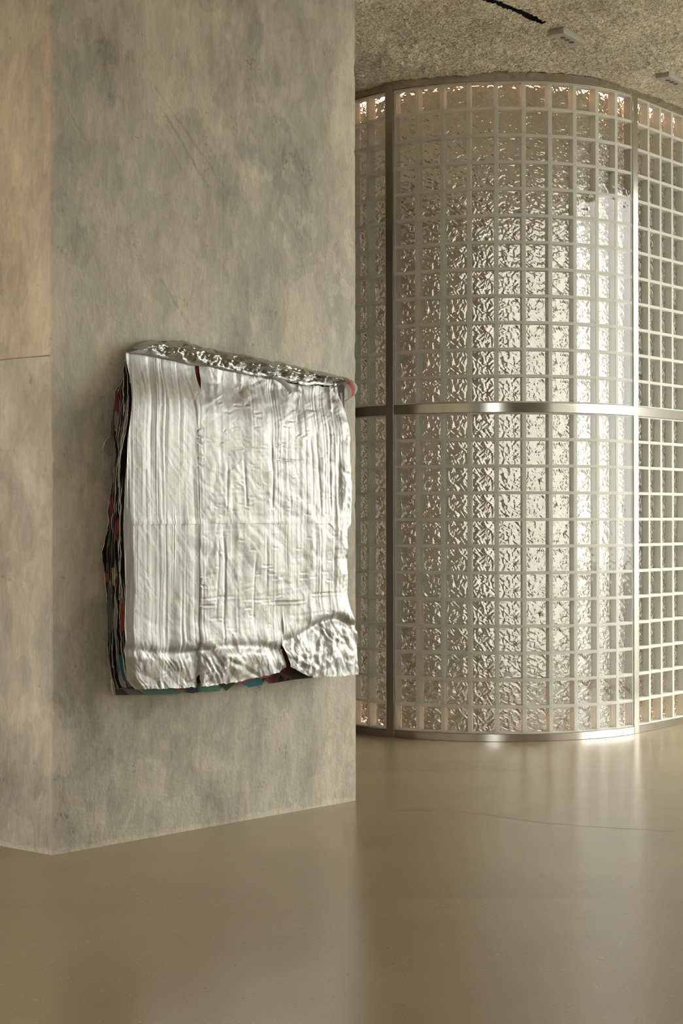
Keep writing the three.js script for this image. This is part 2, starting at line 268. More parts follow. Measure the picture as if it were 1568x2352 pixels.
function blockGeometry(seed) {                                        // clear front pane, solid pressed pane at the back
  const n = 28, S = OPEN + 0.003, zo = -0.006, zi = -DEPTH + 0.022, zb = -DEPTH + 0.008, hf = wavy(seed, 0.0034, 56), ho = wavy(seed + 90, 0.0005, 14);
  const pos = [], nor = [], idx = [];
  const sheet = (zf, m = n) => {
    const b = pos.length / 3, e = 1e-3;
    for (let j = 0; j <= m; j++) for (let i = 0; i <= m; i++) {
      const x = i / m - 0.5, y = j / m - 0.5; pos.push(x * S, y * S, zf(x, y));
      const dx = (zf(x + e, y) - zf(x - e, y)) / (2 * e * S), dy = (zf(x, y + e) - zf(x, y - e)) / (2 * e * S), l = Math.hypot(dx, dy, 1); nor.push(-dx / l, -dy / l, 1 / l);
    }
    for (let j = 0; j < m; j++) for (let i = 0; i < m; i++) { const q = b + j * (m + 1) + i; idx.push(q, q + 1, q + m + 1, q + 1, q + m + 2, q + m + 1); }
  };
  const quad = (a, b, c, d, nn) => { const k = pos.length / 3; for (const p of [a, b, c, d]) { pos.push(...p); nor.push(...nn); } idx.push(k, k + 1, k + 2, k, k + 2, k + 3); };
  const h = S / 2;
  sheet((x, y) => zi + hf(x, y));
  quad([h, -h, zb], [-h, -h, zb], [-h, h, zb], [h, h, zb], [0, 0, -1]);
  quad([-h, -h, zb], [h, -h, zb], [h, -h, zi], [-h, -h, zi], [0, -1, 0]); quad([h, h, zb], [-h, h, zb], [-h, h, zi], [h, h, zi], [0, 1, 0]);
  quad([h, -h, zb], [h, h, zb], [h, h, zi], [h, -h, zi], [1, 0, 0]); quad([-h, h, zb], [-h, -h, zb], [-h, -h, zi], [-h, h, zi], [-1, 0, 0]);
  const solid = idx.length;
  sheet((x, y) => zo + ho(x, y), 12);
  const g = new THREE.BufferGeometry(); g.setAttribute('position', new THREE.Float32BufferAttribute(pos, 3)); g.setAttribute('normal', new THREE.Float32BufferAttribute(nor, 3)); g.setIndex(idx);
  g.addGroup(0, solid, 0); g.addGroup(solid, idx.length - solid, 1); return g;
}
const blockGeos = [blockGeometry(501), blockGeometry(502), blockGeometry(503), blockGeometry(504)];
const wallLabels = {
  'middle upper': 'large curved upper panel of glass blocks bulging out between two steel posts',
  'middle lower': 'large curved lower panel of glass blocks bulging out between two steel posts, above the floor',
  'left upper': 'upper strip of glass blocks squeezed between concrete pillar and dark left steel post',
  'left lower': 'lower strip of glass blocks beside the foil artwork, left of dark steel post',
  'right upper': 'upper glass block panel receding right of the right steel post under the ceiling',
  'right lower': 'lower glass block panel receding right of the right steel post down to the floor',
};
{
  const r = rng(91);
  for (const side of ['middle', 'left', 'right']) for (const tier of ['upper', 'lower']) {
    const J = panelsDef[side], y0 = TIERS[tier], mid = J[Math.floor(J.length / 2)];
    const t = thing('glass_block_panel', wallLabels[side + ' ' + tier], 'glass wall', [mid.p[0], y0, mid.p[1]], 0, 'glass block panels of the curved wall');
    const bars = [], P = t.position;
    const put = (g, x, y, z, a) => { g.rotateY(a); g.translate(x - P.x, y - P.y, z - P.z); bars.push(g); };
    const mz = DEPTH - 0.006;
    for (let k = 0; k + 1 < J.length; k++) {
      const A = J[k], B = J[k + 1], cx = (A.p[0] + B.p[0]) / 2, cz = (A.p[1] + B.p[1]) / 2, w = Math.hypot(B.p[0] - A.p[0], B.p[1] - A.p[1]), a = Math.atan2(-(B.p[1] - A.p[1]), B.p[0] - A.p[0]), nx = Math.sin(a), nz = Math.cos(a);
      for (let row = 0; row <= ROWS; row++) {                         // bed joints
        const hgt = PITCH - OPEN, e0 = row === 0 ? 0 : -hgt / 2, e1 = row === ROWS ? 0 : hgt / 2;
        const b = new RoundedBoxGeometry(w, e1 - e0, mz, 1, 0.002); put(b, cx - nx * (mz / 2 + 0.003), y0 + row * PITCH + (e0 + e1) / 2, cz - nz * (mz / 2 + 0.003), a);
      }
      for (let row = 0; row < ROWS; row++) {
        const g = blockGeos[(k * 3 + Math.floor(r() * 2)) % 4], m = shade(new THREE.Mesh(g, [M.blockSolid, M.blockPane]));
        m.name = numbered('glass_block'); m.position.set(cx - P.x, (row + 0.5) * PITCH, cz - P.z); m.rotation.order = 'YXZ'; m.rotation.y = a; m.rotation.z = r() < 0.3 ? Math.PI : 0; t.add(m);
      }
    }
    for (let k = 0; k < J.length; k++) {                              // head joints, filling the wedge between neighbours
      const A = J[k], end = k === 0 || k === J.length - 1, w = 0.205 - OPEN + 0.004, s = k === 0 ? 1 : -1, ww = end ? w / 2 : w;
      const tx = Math.cos(A.a), tz = -Math.sin(A.a), ox = end ? s * ww / 2 : 0;
      const b = new RoundedBoxGeometry(ww, ROWS * PITCH, mz + (side === 'right' ? 0.0004 : -0.0012), 1, 0.002); put(b, A.p[0] - Math.sin(A.a) * (mz / 2 + 0.004) + tx * ox, y0 + ROWS * PITCH / 2, A.p[1] - Math.cos(A.a) * (mz / 2 + 0.004) + tz * ox, A.a);
    }
    part('mortar_grid', mergeGeometries(bars), M.mortar, t);
  }
}
{ // steel frame: two posts, and bottom, middle and top rails bent along every panel
  const t = thing('steel_frame', 'brushed steel posts and horizontal rails framing the curved glass block wall', 'metal frame', [WC[0], 0, WC[1] + WR]);
  const P = t.position;
  const rail = (pts, y0, y1) => {                                     // pts: [x, z, angle], front skin 6 mm proud of the blocks
    const out = 0.006, dep = DEPTH + 0.008, c = 0.0025, sec = [[out - c, y0], [out, y0 + c], [out, y1 - c], [out - c, y1], [out - dep, y1], [out - dep, y0]], pos = [], nor = [], idx = [];
    for (let s = 0; s < sec.length; s++) {
      const A = sec[s], B = sec[(s + 1) % sec.length], base = pos.length / 3; let no = -(A[1] - B[1]), ny = (A[0] - B[0]); const l = Math.hypot(no, ny); no /= l; ny /= l;
      for (const [x, z, a] of pts) for (const q of [A, B]) { pos.push(x + Math.sin(a) * q[0] - P.x, q[1], z + Math.cos(a) * q[0] - P.z); nor.push(Math.sin(a) * no, ny, Math.cos(a) * no); }
      for (let i = 0; i + 1 < pts.length; i++) { const k = base + i * 2; idx.push(k, k + 2, k + 1, k + 1, k + 2, k + 3); }
    }
    const g = new THREE.BufferGeometry(); g.setAttribute('position', new THREE.Float32BufferAttribute(pos, 3)); g.setAttribute('normal', new THREE.Float32BufferAttribute(nor, 3)); g.setIndex(idx); return g;
  };
  const arc = (a, b) => Array.from({ length: 61 }, (_, i) => { const th = mix(a, b, i / 60); return [...onArc(th), th]; });
  const R1 = panelsDef.right[10].p, runs = [arc(TH0, TH1), arc(TH0 - POSTA - 4 * STEP, TH0 - POSTA), [[...RS, rightStart], [...R1, rightStart]]];
  for (const pts of runs) for (const [y0, y1] of [[0, BASE], [BASE + ROWS * PITCH, TIERS.upper], [TIERS.upper + ROWS * PITCH, CEIL + 0.03]]) part('rail', rail(pts, y0, y1), M.steel, t);
  for (const th of [TH0 - POSTA / 2, TH1 + POSTA / 2]) {
    const [x, z] = onArc(th), g = new RoundedBoxGeometry(0.072, CEIL + 0.03, DEPTH + 0.018, 2, 0.002); g.rotateY(th);
    g.translate(x - Math.sin(th) * 0.041 - P.x, (CEIL + 0.03) / 2, z - Math.cos(th) * 0.041 - P.z); part('post', g, M.steel, t);
  }
}
{ // warm light strips behind the glass, along floor and ceiling
  const strip = (name, label, pts, y, up, k) => {
    const t = thing(name, label, 'light strip', [pts[0][0], y, pts[0][1]]), gs = [], P = t.position;
    for (let i = 0; i + 1 < pts.length; i++) {
      const [x0, z0] = pts[i], [x1, z1] = pts[i + 1], w = Math.hypot(x1 - x0, z1 - z0), a = Math.atan2(-(z1 - z0), x1 - x0), cx = (x0 + x1) / 2, cz = (z0 + z1) / 2;
      const b = new THREE.BoxGeometry(w, 0.012, 0.065); b.rotateY(a); b.translate(cx - P.x, 0, cz - P.z); gs.push(b);
      const l = new THREE.RectAreaLight(new THREE.Color().setRGB(1, 0.53, 0.34), k, w, 0.03); l.name = 'strip_light'; l.position.set(cx - P.x, up ? 0.009 : -0.009, cz - P.z); l.rotation.order = 'YXZ'; l.rotation.set(up ? Math.PI / 2 : -Math.PI / 2, a, 0); t.add(l);
    }
    part('glowing_strip', mergeGeometries(gs), M.ledWarm, t);
  };
  const rr = WR - DEPTH - 0.07, arcPts = (a, b, n) => Array.from({ length: n + 1 }, (_, i) => onArc(mix(a, b, i / n), rr));
  const off = (d, k) => [RS[0] + RDIR[0] * d - Math.sin(rightStart) * k, RS[1] + RDIR[1] * d - Math.cos(rightStart) * k];
  strip('light_strip', 'warm light strip behind the top row of glass blocks', [...arcPts(TH0 - POSTA - 4 * STEP, rightStart, 12), off(2.0, DEPTH + 0.07)], CEIL - 0.012, false, 14);
  strip('light_strip', 'warm light strip behind the bottom row of glass blocks', [...arcPts(TH0 - POSTA - 4 * STEP, rightStart, 12), off(2.0, DEPTH + 0.07)], 0.010, true, 16);
}
{ // plaster shell behind the glass
  const L0 = onArc(TH0 - POSTA - 4 * STEP), R1 = panelsDef.right[10].p;
  struct('wall_inner_left', uvMetres(box(L0[0] - 0.12, L0[0] + 0.0, 0, CEIL, -19, L0[1] - 0.02)), M.inner);
  struct('wall_inner_right', uvMetres(box(R1[0] - 0.02, XR, 0, CEIL, R1[1] - 0.14, R1[1] - 0.02)), M.wall);
}

// ---------------------------------------------------------------- foil artwork on the pillar, local x along the face, z out of it
{
  const U0 = 1.2, V0 = 0.74, c = Math.cos(TURN), s = Math.sin(TURN);
  const art = thing('foil_artwork', 'crumpled silver foil artwork of stacked torn poster sheets hanging on the concrete pillar', 'artwork', [PA[0] + c * U0, V0, PA[1] - s * U0], TURN);
  const FL = curve([[0.763, 0.44], [0.799, 0.428], [0.853, 0.377], [0.965, 0.348], [1.097, 0.342], [1.315, 0.353], [1.656, 0.33], [1.864, 0.333], [2.083, 0.351], [2.228, 0.386], [2.395, 0.431], [2.522, 0.443]]);
  const FR = curve([[0.763, 2.151], [0.837, 2.135], [0.989, 2.124], [1.141, 2.077], [1.393, 2.047], [1.60, 2.051], [1.642, 2.085], [1.893, 2.089], [2.144, 2.093], [2.321, 2.112], [2.439, 2.077]]);
  const FT = curve([[0.443, 2.522], [0.681, 2.51], [0.903, 2.488], [1.201, 2.465], [1.477, 2.444], [1.765, 2.436], [2.077, 2.439]]);
  const FB = curve([[0.428, 0.799], [0.681, 0.788], [0.839, 0.784], [1.15, 0.79], [1.477, 0.816], [1.53, 0.849]]);
  const FB2 = curve([[1.53, 0.852], [1.692, 0.786], [1.765, 0.771], [1.989, 0.766], [2.151, 0.763]]);
  const foldV = (u) => u < 1.49 ? 0.985 - 0.03 * (u - 0.4) + 0.012 * Math.sin(u * 7) : 0.985 + 0.10 * sm(1.5, 1.95, u) - 0.05 * sm(1.95, 2.12, u);
  // the big shape of the foil front: rolls back at the top, tucks in at the fold near the bottom
  const form = (u, v) => {
    let w = 0.155; const top = FT(u), f = foldV(u);
    w -= 0.105 * Math.pow(sm(0.40, 0, top - v), 1.7);
    w += 0.018 * gauss(v - 1.5, 0.7) + 0.012 * (fbm(u * 2.2, v * 1.6, 303, 2) - 0.5);
    const d = v - f + 0.02 * (fbm(u * 7, v * 3, 305, 3) - 0.5), k = 0.35 + 0.9 * vn(u * 5, 3, 307); w += k * (0.013 * gauss(d - 0.075, 0.055) - 0.018 * gauss(d - 0.006, 0.026)) - 0.010 * sm(0, -0.2, d);
    w -= 0.020 * sm(0.05, 0, u - FL(v)) * sm(2.0, 1.5, v);
    w -= 0.018 * sm(0.09, 0, FR(v) - u) * sm(1.0, 1.3, v);
    return w;
  };
  const facets = (u, v, k, sd) => { const x = u + 0.12 / k * (vn(u * k * 0.7, v * k * 0.7, sd) - 0.5) * 4, y = v + 0.12 / k * (vn(u * k * 0.7 + 9, v * k * 0.7, sd + 1) - 0.5) * 4; return Math.min(cell(x * k, y * k, sd + 2), 0.7); };
  const rid = (t, s) => { const i = Math.floor(t), f = t - i; return Math.abs(2 * mix(hash(i, s, 500), hash(i + 1, s, 500), f) - 1); };   // flat facets between sharp creases
  // random straight creases, each kind of direction only in patches; k creases a metre, slope of their flanks
  const crumple = (u, v, k, slope, sd, n = 6, a0 = 0, span = Math.PI) => {
    let h = 0;
    for (let i = 0; i < n; i++) {
      const m = sm(0.42, 0.72, vn(u * k * 0.30 + i * 7.3, v * k * 0.30, sd + i)); if (m <= 0) continue;
      const an = a0 + span * hash(i, 1, sd), f = k * (0.6 + 0.8 * hash(i, 2, sd)), t = (u * Math.cos(an) + v * Math.sin(an)) * f + 0.5 * vn(u * k * 0.6, v * k * 0.6, sd + 40 + i);
      h += m * rid(t + i * 11, sd % 97 + i) / f;
    }
    return h * slope;
  };
  const pleats = (u, v, slope, sd) => {                               // fine lengthwise pleats that start, merge and fade
    const lean = 0.20 * sm(2.05, 2.45, v), x = u - lean * (v - 2.05) + 0.010 * (vn(u * 4, v * 3.1, sd) - 0.5); let h = 0;
    for (const [f, a, q] of [[24, 0.8, 1.3], [46, 1, 2.1], [83, 1, 3.3], [118, 0.7, 4.7]]) { const m = sm(0.30, 0.65, vn(u * f * 0.22, v * q, sd + f)); h += a * m * rid(x * f + 0.9 * vn(u * f * 0.1, v * q * 0.8, sd + f + 1), f) / f; }
    return h * slope;
  };
  const pinch = (list, u, v) => { let h = 0; for (const [pu, pv, len, k] of list) { const x = (u - pu) / len; if (x > -0.15 && x < 1.1) { const d = v - pv - 0.012 * (vn(x * 2, pv * 90, 509) - 0.5); if (Math.abs(d) < 0.03) h += k * (gauss(d, 0.0055) - 0.55 * gauss(d + 0.009, 0.006)) * sm(-0.1, 0.02, x) * sm(1.05, 0.3, x); } } return h; };
  const grid = (ns, nt, at, mat, name, thick = 0.0005, colour) => {   // closed thin sheet through at(s, t) -> [u, v, w]
    const P = [], N = (ns + 1) * (nt + 1), pos = new Float32Array(N * 6), idx = [], col = colour && new Float32Array(N * 6), eps = 1e-3;
    for (let j = 0, k = 0; j <= nt; j++) for (let i = 0; i <= ns; i++, k++) {
      const p = at(i / ns, j / nt); pos.set([p[0] - U0, p[1] - V0, p[2]], 3 * k); pos.set([p[0] - U0, p[1] - V0, p[2] - thick], 3 * (k + N));
      if (col) { const q = colour(i / ns, j / nt, p); col.set(q, 3 * k); col.set(q, 3 * (k + N)); }
    }
    for (let j = 0; j < nt; j++) for (let i = 0; i < ns; i++) { const q = j * (ns + 1) + i; idx.push(q, q + ns + 1, q + 1, q + 1, q + ns + 1, q + ns + 2, q + N, q + 1 + N, q + ns + 1 + N, q + 1 + N, q + ns + 2 + N, q + ns + 1 + N); }
    const g = new THREE.BufferGeometry(); g.setAttribute('position', new THREE.BufferAttribute(pos, 3)); if (col) g.setAttribute('color', new THREE.BufferAttribute(col, 3)); g.setIndex(idx); g.computeVertexNormals();
    // rim, flat shaded and in its own vertices so that edges stay crisp
    const ring = []; for (let i = 0; i <= ns; i++) ring.push(i); for (let j = 1; j <= nt; j++) ring.push(j * (ns + 1) + ns); for (let i = ns - 1; i >= 0; i--) ring.push(nt * (ns + 1) + i); for (let j = nt - 1; j > 0; j--) ring.push(j * (ns + 1));
    const rp = [], rc = []; for (let k = 0; k < ring.length; k++) { const a = ring[k], b = ring[(k + 1) % ring.length]; for (const q of [a, b, a + N, b, b + N, a + N]) { rp.push(pos[3 * q], pos[3 * q + 1], pos[3 * q + 2]); if (col) rc.push(...edgeTone(k, name)); } }
    const r = new THREE.BufferGeometry(); r.setAttribute('position', new THREE.Float32BufferAttribute(rp, 3)); if (col) r.setAttribute('color', new THREE.Float32BufferAttribute(rc, 3)); r.computeVertexNormals();
    return part(name, mergeGeometries([g.toNonIndexed(), r]), mat, art);
  };
  let edgeK = 1; const edgeTone = (k) => { const a = edgeK * (0.10 + 0.42 * vn(k * 0.21, 4.4 + edgeK * 31, 331)); return [a, a * 0.96, a * 0.85]; };

  // front foil sheets: three strips, upper and lower
  const SEAM = (u) => 1.648 + 0.006 * (vn(u * 14, 1, 341) - 0.5) - 0.045 * sm(1.85, 1.95, u);
  const S1 = (v) => 0.855 - 0.02 * sm(1.2, 0.8, v) + 0.004 * (vn(v * 16, 2, 343) - 0.5), S2 = (v) => v > 0.99 ? 1.449 + 0.03 * sm(1.15, 0.99, v) + 0.010 * (fbm(v * 9, 3, 345, 3) - 0.5) * sm(0.99, 1.1, v) : mix(1.479, 1.528, sm(0.99, 0.85, v));
  const gapTop = (v) => 0.045 * sm(2.30, 2.42, v);                    // torn slit beside the middle sheet
  const leftPins = [], midPins = [], rightPins = [], lowPins = [], r = rng(77);
  for (const pv of [2.14, 2.095, 2.06, 1.995, 1.945]) leftPins.push([0.852, pv, 0.045, -0.003]);
  for (let i = 0; i < 42; i++) { midPins.push([0.88 + 0.5 * r(), 1.68 + 0.62 * r(), 0.03 + 0.05 * r(), -0.0022 - 0.002 * r()]); rightPins.push([1.45 + 0.55 * r(), 1.68 + 0.6 * r(), 0.03 + 0.06 * r(), -0.002 - 0.002 * r()]); lowPins.push([0.87 + 1.05 * r(), 1.03 + 0.58 * r(), 0.03 + 0.05 * r(), -0.0022 - 0.002 * r()]); }
  rightPins.push([1.452, 2.075, 0.10, -0.006], [1.46, 1.99, 0.24, -0.007], [1.45, 1.925, 0.05, -0.005]); midPins.push([1.12, 2.04, 0.30, -0.004]);
  lowPins.push([0.862, 1.21, 0.13, -0.009], [0.86, 1.36, 0.06, -0.006], [0.86, 1.31, 0.05, -0.005], [1.20, 1.225, 0.24, -0.004], [0.87, 1.245, 0.35, -0.004], [1.33, 1.41, 0.10, -0.005], [1.44, 1.205, 0.26, -0.013], [1.75, 1.24, 0.30, -0.008]);
  const lines = (u, v) => { let h = 0; for (const [pu, v0, v1, k] of [[1.035, 0.98, 1.63, -0.005], [0.985, 1.1, 1.6, -0.003], [1.06, 1.68, 2.0, -0.004], [1.20, 1.7, 2.02, -0.004], [1.27, 1.05, 1.5, -0.0035], [1.41, 1.7, 2.1, -0.006], [1.36, 1.25, 1.6, -0.003], [1.55, 1.7, 2.2, -0.003], [1.74, 1.7, 2.15, -0.005], [1.80, 1.66, 2.2, -0.006], [1.90, 1.68, 2.25, -0.007], [1.97, 1.7, 2.2, -0.004], [1.13, 1.0, 1.35, -0.003]]) if (v > v0 && v < v1) h += k * gauss(u - pu - 0.008 * Math.sin(v * 9 + pu * 20), 0.009) * sm(v0, v0 + 0.08, v) * sm(v1, v1 - 0.08, v); return h; };
  const tumble = (u, v) => clamp(1.0 * sm(0.10, -0.04, v - foldV(u)) + 0.55 * sm(0.30, 0.05, FT(u) - v) * sm(0.9, 1.1, u) + 0.6 * sm(0.16, 0.02, FR(v) - u));
  const relief = (u, v) => {                                          // one continuous skin: pleated left strip, pressed middle, pleated right
    const k = tumble(u, v), strip = sm(0.012, -0.012, u - S1(v)), right = sm(-0.01, 0.03, u - S2(v));
    let h = pleats(u, v, mix(mix(0.05, 0.11, right), 0.12, strip) * (1 - 0.45 * k), 521);
    h += crumple(u, v, 9, mix(0.034, 0.02, strip) * (1 + 2.6 * k), 531) + crumple(u, v, 23, mix(0.036, 0.016, strip) * (1 + 3 * k), 541) + crumple(u, v, 55, 0.03 + 0.08 * k, 551, 5);
    h += crumple(u, v, 30, 0.04 * (1 - strip), 561, 3, 1.45, 0.25);   // short crosswise ticks
    h += (1 - strip) * (0.7 * lines(u, v) + 0.55 * pinch(v > SEAM(u) ? (u < S2(v) ? midPins : rightPins) : lowPins, u, v)) + pinch(leftPins, u, v);
    return h - 0.004;
  };
  const jag = (x, k, a) => a * (fbm(x * k, k, 451, 3) - 0.5);
  const sheets = [
    { kind: 0, n: [200, 200], u0: (v) => FL(v), u1: (v) => S1(v) + 0.03 + 0.045 * sm(2.26, 2.36, v), v1: (u) => FT(u) + jag(u, 30, 0.012), v0: (u) => SEAM(u) - 0.012, lift: 0.000 },
    { kind: 1, n: [150, 190], u0: (v) => S1(v) + 0.06 * sm(2.26, 2.36, v) + gapTop(v), u1: (v) => S2(v) + 0.03, v1: (u) => FT(u) + jag(u + 3, 26, 0.016), v0: (u) => SEAM(u) - 0.008, lift: 0.0012 },
    { kind: 2, n: [150, 190], u0: (v) => S2(v), u1: (v) => FR(v) - 0.008 + jag(v, 18, 0.012), v1: (u) => FT(u) - 0.012 * sm(1.5, 1.7, u) + jag(u + 7, 22, 0.02), v0: (u) => SEAM(u) - 0.012, lift: 0.0014 },
    { kind: 3, n: [200, 200], u0: (v) => FL(v), u1: (v) => S1(v) + 0.03 - 0.032 * sm(0.885, 0.83, v), v1: (u) => SEAM(u), v0: (u) => FB(u) + jag(u, 40, 0.01), lift: -0.001 },
    { kind: 4, n: [150, 190], u0: (v) => S1(v) + 0.018 * sm(0.90, 0.79, v), u1: (v) => S2(v) + (v > 1.02 ? 0.02 : 0.02 * sm(0.96, 1.02, v)), v1: (u) => SEAM(u), v0: (u) => FB(u) + jag(u + 4, 40, 0.012), lift: 0.0004 },
    { kind: 5, n: [150, 190], u0: (v) => S2(v) + 0.014 * sm(1.0, 0.9, v), u1: (v) => FR(v) - 0.008 + jag(v + 5, 18, 0.012), v1: (u) => SEAM(u), v0: (u) => FB2(u) + jag(u + 9, 40, 0.010), lift: 0.0008 },
  ];
  for (const S of sheets) grid(S.n[0], S.n[1], (a, b) => {
    let v = mix(S.v1(mix(S.u0(2), S.u1(2), a)), S.v0(mix(S.u0(1), S.u1(1), a)), b), u = mix(S.u0(v), S.u1(v), a);
    v = mix(S.v1(u), S.v0(u), b); u = mix(S.u0(v), S.u1(v), a);
    let w = form(u, v) + relief(u, v) + S.lift;
    if (S.kind < 3) w += (0.0015 + 0.005 * vn(u * 9, 2, 571)) * sm(0.035, 0, v - SEAM(u));
    if (S.kind === 5) w += 0.02 * sm(0.16, 0, u - S2(v)) * sm(1.0, 0.9, v) * (u < 1.7 ? 1 : 0);
    return [u, v, w];
  }, M.foil, 'foil_sheet');

  // folded foil over the top edge
  const RT = curve([[0.46, 2.53], [0.52, 2.545], [0.60, 2.585], [0.66, 2.603], [0.903, 2.606], [1.199, 2.576], [1.617, 2.546], [1.911, 2.521], [2.217, 2.489]]);
  grid(340, 40, (a, b) => {
    const uf = mix(0.443, 2.085, a), ur = mix(0.50, 2.215, a), u = mix(ur, uf, b), vf = FT(uf) - 0.006, vr = RT(ur) + jag(u, 14, 0.02), k = Math.sin(Math.PI * b);
    const y = b * 0.11, w = mix(0.020, 0.064, b) + 0.030 * k + k * (0.026 * (facets(u * 0.75, y * 1.3, 11, 461) - 0.35) + 0.014 * (facets(u * 0.8, y * 1.2, 27, 467) - 0.3) + crumple(u * 0.8, y, 18, 0.5, 469) + crumple(u, y, 48, 0.35, 471) - 0.010) + 0.008 * k * Math.sin(b * 14 + 3 * fbm(u * 3, b, 473, 2)) * sm(0.95, 1.3, u);
    return [u, mix(vr, vf, b) + 0.010 * k * (fbm(u * 9, b * 2, 473, 3) - 0.5), w];
  }, M.foilBright, 'foil_fold');
  // rolled lip that lies along the fold line
  grid(220, 14, (a, b) => {
    const u = mix(1.02, 2.06, a), th = b * Math.PI * 1.5 - 0.5, rad = 0.004 + 0.011 * sm(1.02, 1.3, u) + 0.007 * vn(u * 12, 3, 477);
    return [u, FT(u) + 0.012 + rad * Math.sin(th) + 0.014 * (vn(u * 9, 5, 479) - 0.5) - 0.012 * sm(1.5, 1.8, u), 0.068 + rad * Math.cos(th) + 0.006 * (vn(u * 40, b * 3, 481) - 0.5)];
  }, M.foilBright, 'rolled_lip');

  // torn poster sheets stacked behind the foil
  const C = { black: [0.012, 0.012, 0.012], dark: [0.035, 0.033, 0.030], white: [0.42, 0.40, 0.35], grey: [0.20, 0.195, 0.175], pink: [0.42, 0.055, 0.085], red: [0.46, 0.07, 0.06], wine: [0.11, 0.02, 0.02], orange: [0.46, 0.115, 0.05], teal: [0.02, 0.19, 0.24], green: [0.03, 0.10, 0.055], mint: [0.12, 0.31, 0.22], navy: [0.02, 0.035, 0.08], yellow: [0.48, 0.33, 0.06], plum: [0.075, 0.045, 0.06] };
  const RL = curve([[0.74, 0.395], [0.767, 0.386], [0.913, 0.362], [1.092, 0.333], [1.357, 0.318], [1.645, 0.333], [1.866, 0.347], [2.088, 0.362], [2.311, 0.392], [2.381, 0.451], [2.473, 0.497], [2.582, 0.603]]);
  const RB = curve([[0.386, 0.762], [0.65, 0.745], [0.935, 0.733], [1.132, 0.729], [1.336, 0.736], [1.617, 0.752], [1.836, 0.76], [2.15, 0.775]]);
  const LAY = 16, side = Array.from({ length: LAY }, () => 'dark');
  // colours met going down the left edge: [layer, v0, v1, tone]
  const bands = [[3, 2.20, 2.33, 'red'], [4, 2.17, 2.26, 'pink'], [2, 1.95, 2.1, 'grey'], [1, 2.02, 2.12, 'white'], [2, 1.70, 1.86, 'white'], [2, 1.53, 1.76, 'green'], [1, 1.47, 1.66, 'green'], [4, 1.62, 1.78, 'pink'], [3, 1.35, 1.6, 'dark'], [5, 1.22, 1.50, 'yellow'], [4, 1.18, 1.34, 'grey'], [3, 1.02, 1.24, 'green'], [1, 1.1, 1.38, 'black'], [0, 1.35, 1.40, 'orange'], [9, 2.03, 2.16, 'pink'], [9, 2.16, 2.55, 'black'], [10, 1.9, 2.5, 'black'], [11, 2.1, 2.5, 'black'], [12, 2.2, 2.5, 'dark'], [8, 1.5, 2.4, 'black'], [7, 1.2, 1.7, 'black'], [10, 1.55, 1.66, 'orange'], [13, 1.40, 1.66, 'wine'], [12, 1.40, 1.66, 'wine'], [13, 1.05, 1.27, 'orange'], [11, 1.08, 1.25, 'orange'], [12, 0.98, 1.13, 'black'], [11, 0.80, 1.02, 'orange'], [13, 0.84, 0.98, 'teal'], [12, 0.80, 0.97, 'teal'], [14, 0.8, 0.9, 'orange'], [14, 1.9, 2.1, 'wine'], [8, 1.3, 1.36, 'pink'], [9, 1.2, 1.5, 'white'], [9, 0.9, 1.2, 'grey'], [0, 0.7, 0.82, 'plum'], [1, 0.7, 0.82, 'plum'], [3, 0.8, 0.9, 'green'], [14, 2.2, 2.52, 'white']];
  const bottoms = [[0, 0.35, 0.60, 'plum'], [1, 0.35, 0.62, 'plum'], [2, 0.45, 0.66, 'grey'], [3, 0.55, 0.86, 'mint'], [3, 0.86, 0.97, 'navy'], [3, 0.97, 1.14, 'mint'], [4, 1.13, 1.21, 'dark'], [5, 1.28, 1.46, 'teal'], [10, 0.72, 0.83, 'red'], [11, 1.16, 1.34, 'red'], [12, 1.34, 1.53, 'red'], [7, 1.46, 1.56, 'wine'], [12, 1.53, 1.62, 'wine'], [13, 1.58, 1.85, 'dark'], [6, 1.5, 2.02, 'black']];
  for (let k = 0; k < LAY; k++) {
    edgeK = [0.15, 1.1, 0.5, 0.9][Math.floor(hash(k, 5, 907) * 4)];
    const q = k / (LAY - 1), w0 = 0.030 + 0.10 * q, base = [C.black, C.dark, C.grey, C.white, C.dark][k % 5];
    const lu = (v) => mix(RL(v), FL(v) + 0.004, q) + 0.052 * (fbm(v * 4.2, k * 7.7, 911, 3) - 0.5) + 0.008 * (fbm(v * 40, k * 3.1, 917, 2) - 0.5) + 0.004;
    const ru = (v) => mix(2.18, FR(v) - 0.03, q) + 0.02 * (fbm(v * 6, k * 5.3, 919, 3) - 0.5);
    const tv = (u) => mix(RT(u) - 0.012, FT(u) - 0.012, q) + 0.014 * (fbm(u * 8, k * 2.3, 923, 3) - 0.5);
    const inB = bottoms.filter((b) => b[0] === k), bv = (u) => { let v = mix(RB(u) + 0.03, (u < 1.52 ? FB(u) : 0.80) + 0.02, q) + 0.012 * (fbm(u * 9, k * 4.1, 929, 3) - 0.5); for (const [, a, b] of inB) v = mix(v, k >= 10 ? (u < 1.52 ? FB(u) - 0.022 : 0.765) : RB(u) + 0.004, sm(a - 0.02, a + 0.03, u) * sm(b + 0.02, b - 0.03, u)); return v; };
    grid(46, 110, (a, b) => {
      let v = mix(tv(mix(0.4, 2.1, a)), bv(mix(0.4, 2.1, a)), b), u = mix(lu(v), ru(v), Math.pow(a, 1.6)); v = mix(tv(u), bv(u), b); u = mix(lu(v), ru(v), Math.pow(a, 1.6));
      const near = sm(0.16, 0, u - lu(v)), wig = near * (0.034 * (fbm(v * 3.1 + 3, Math.floor(k / 3) * 3.7, 931, 2) - 0.5) + 0.024 * (fbm(v * 6 + 3, k * 3.7, 933, 2) - 0.5) + 0.005 * (fbm(v * 26, k * 3.9, 937, 2) - 0.5)) + 0.004 * sm(0.1, 0, v - bv(u)) * (vn(u * 20, k, 939) - 0.5);
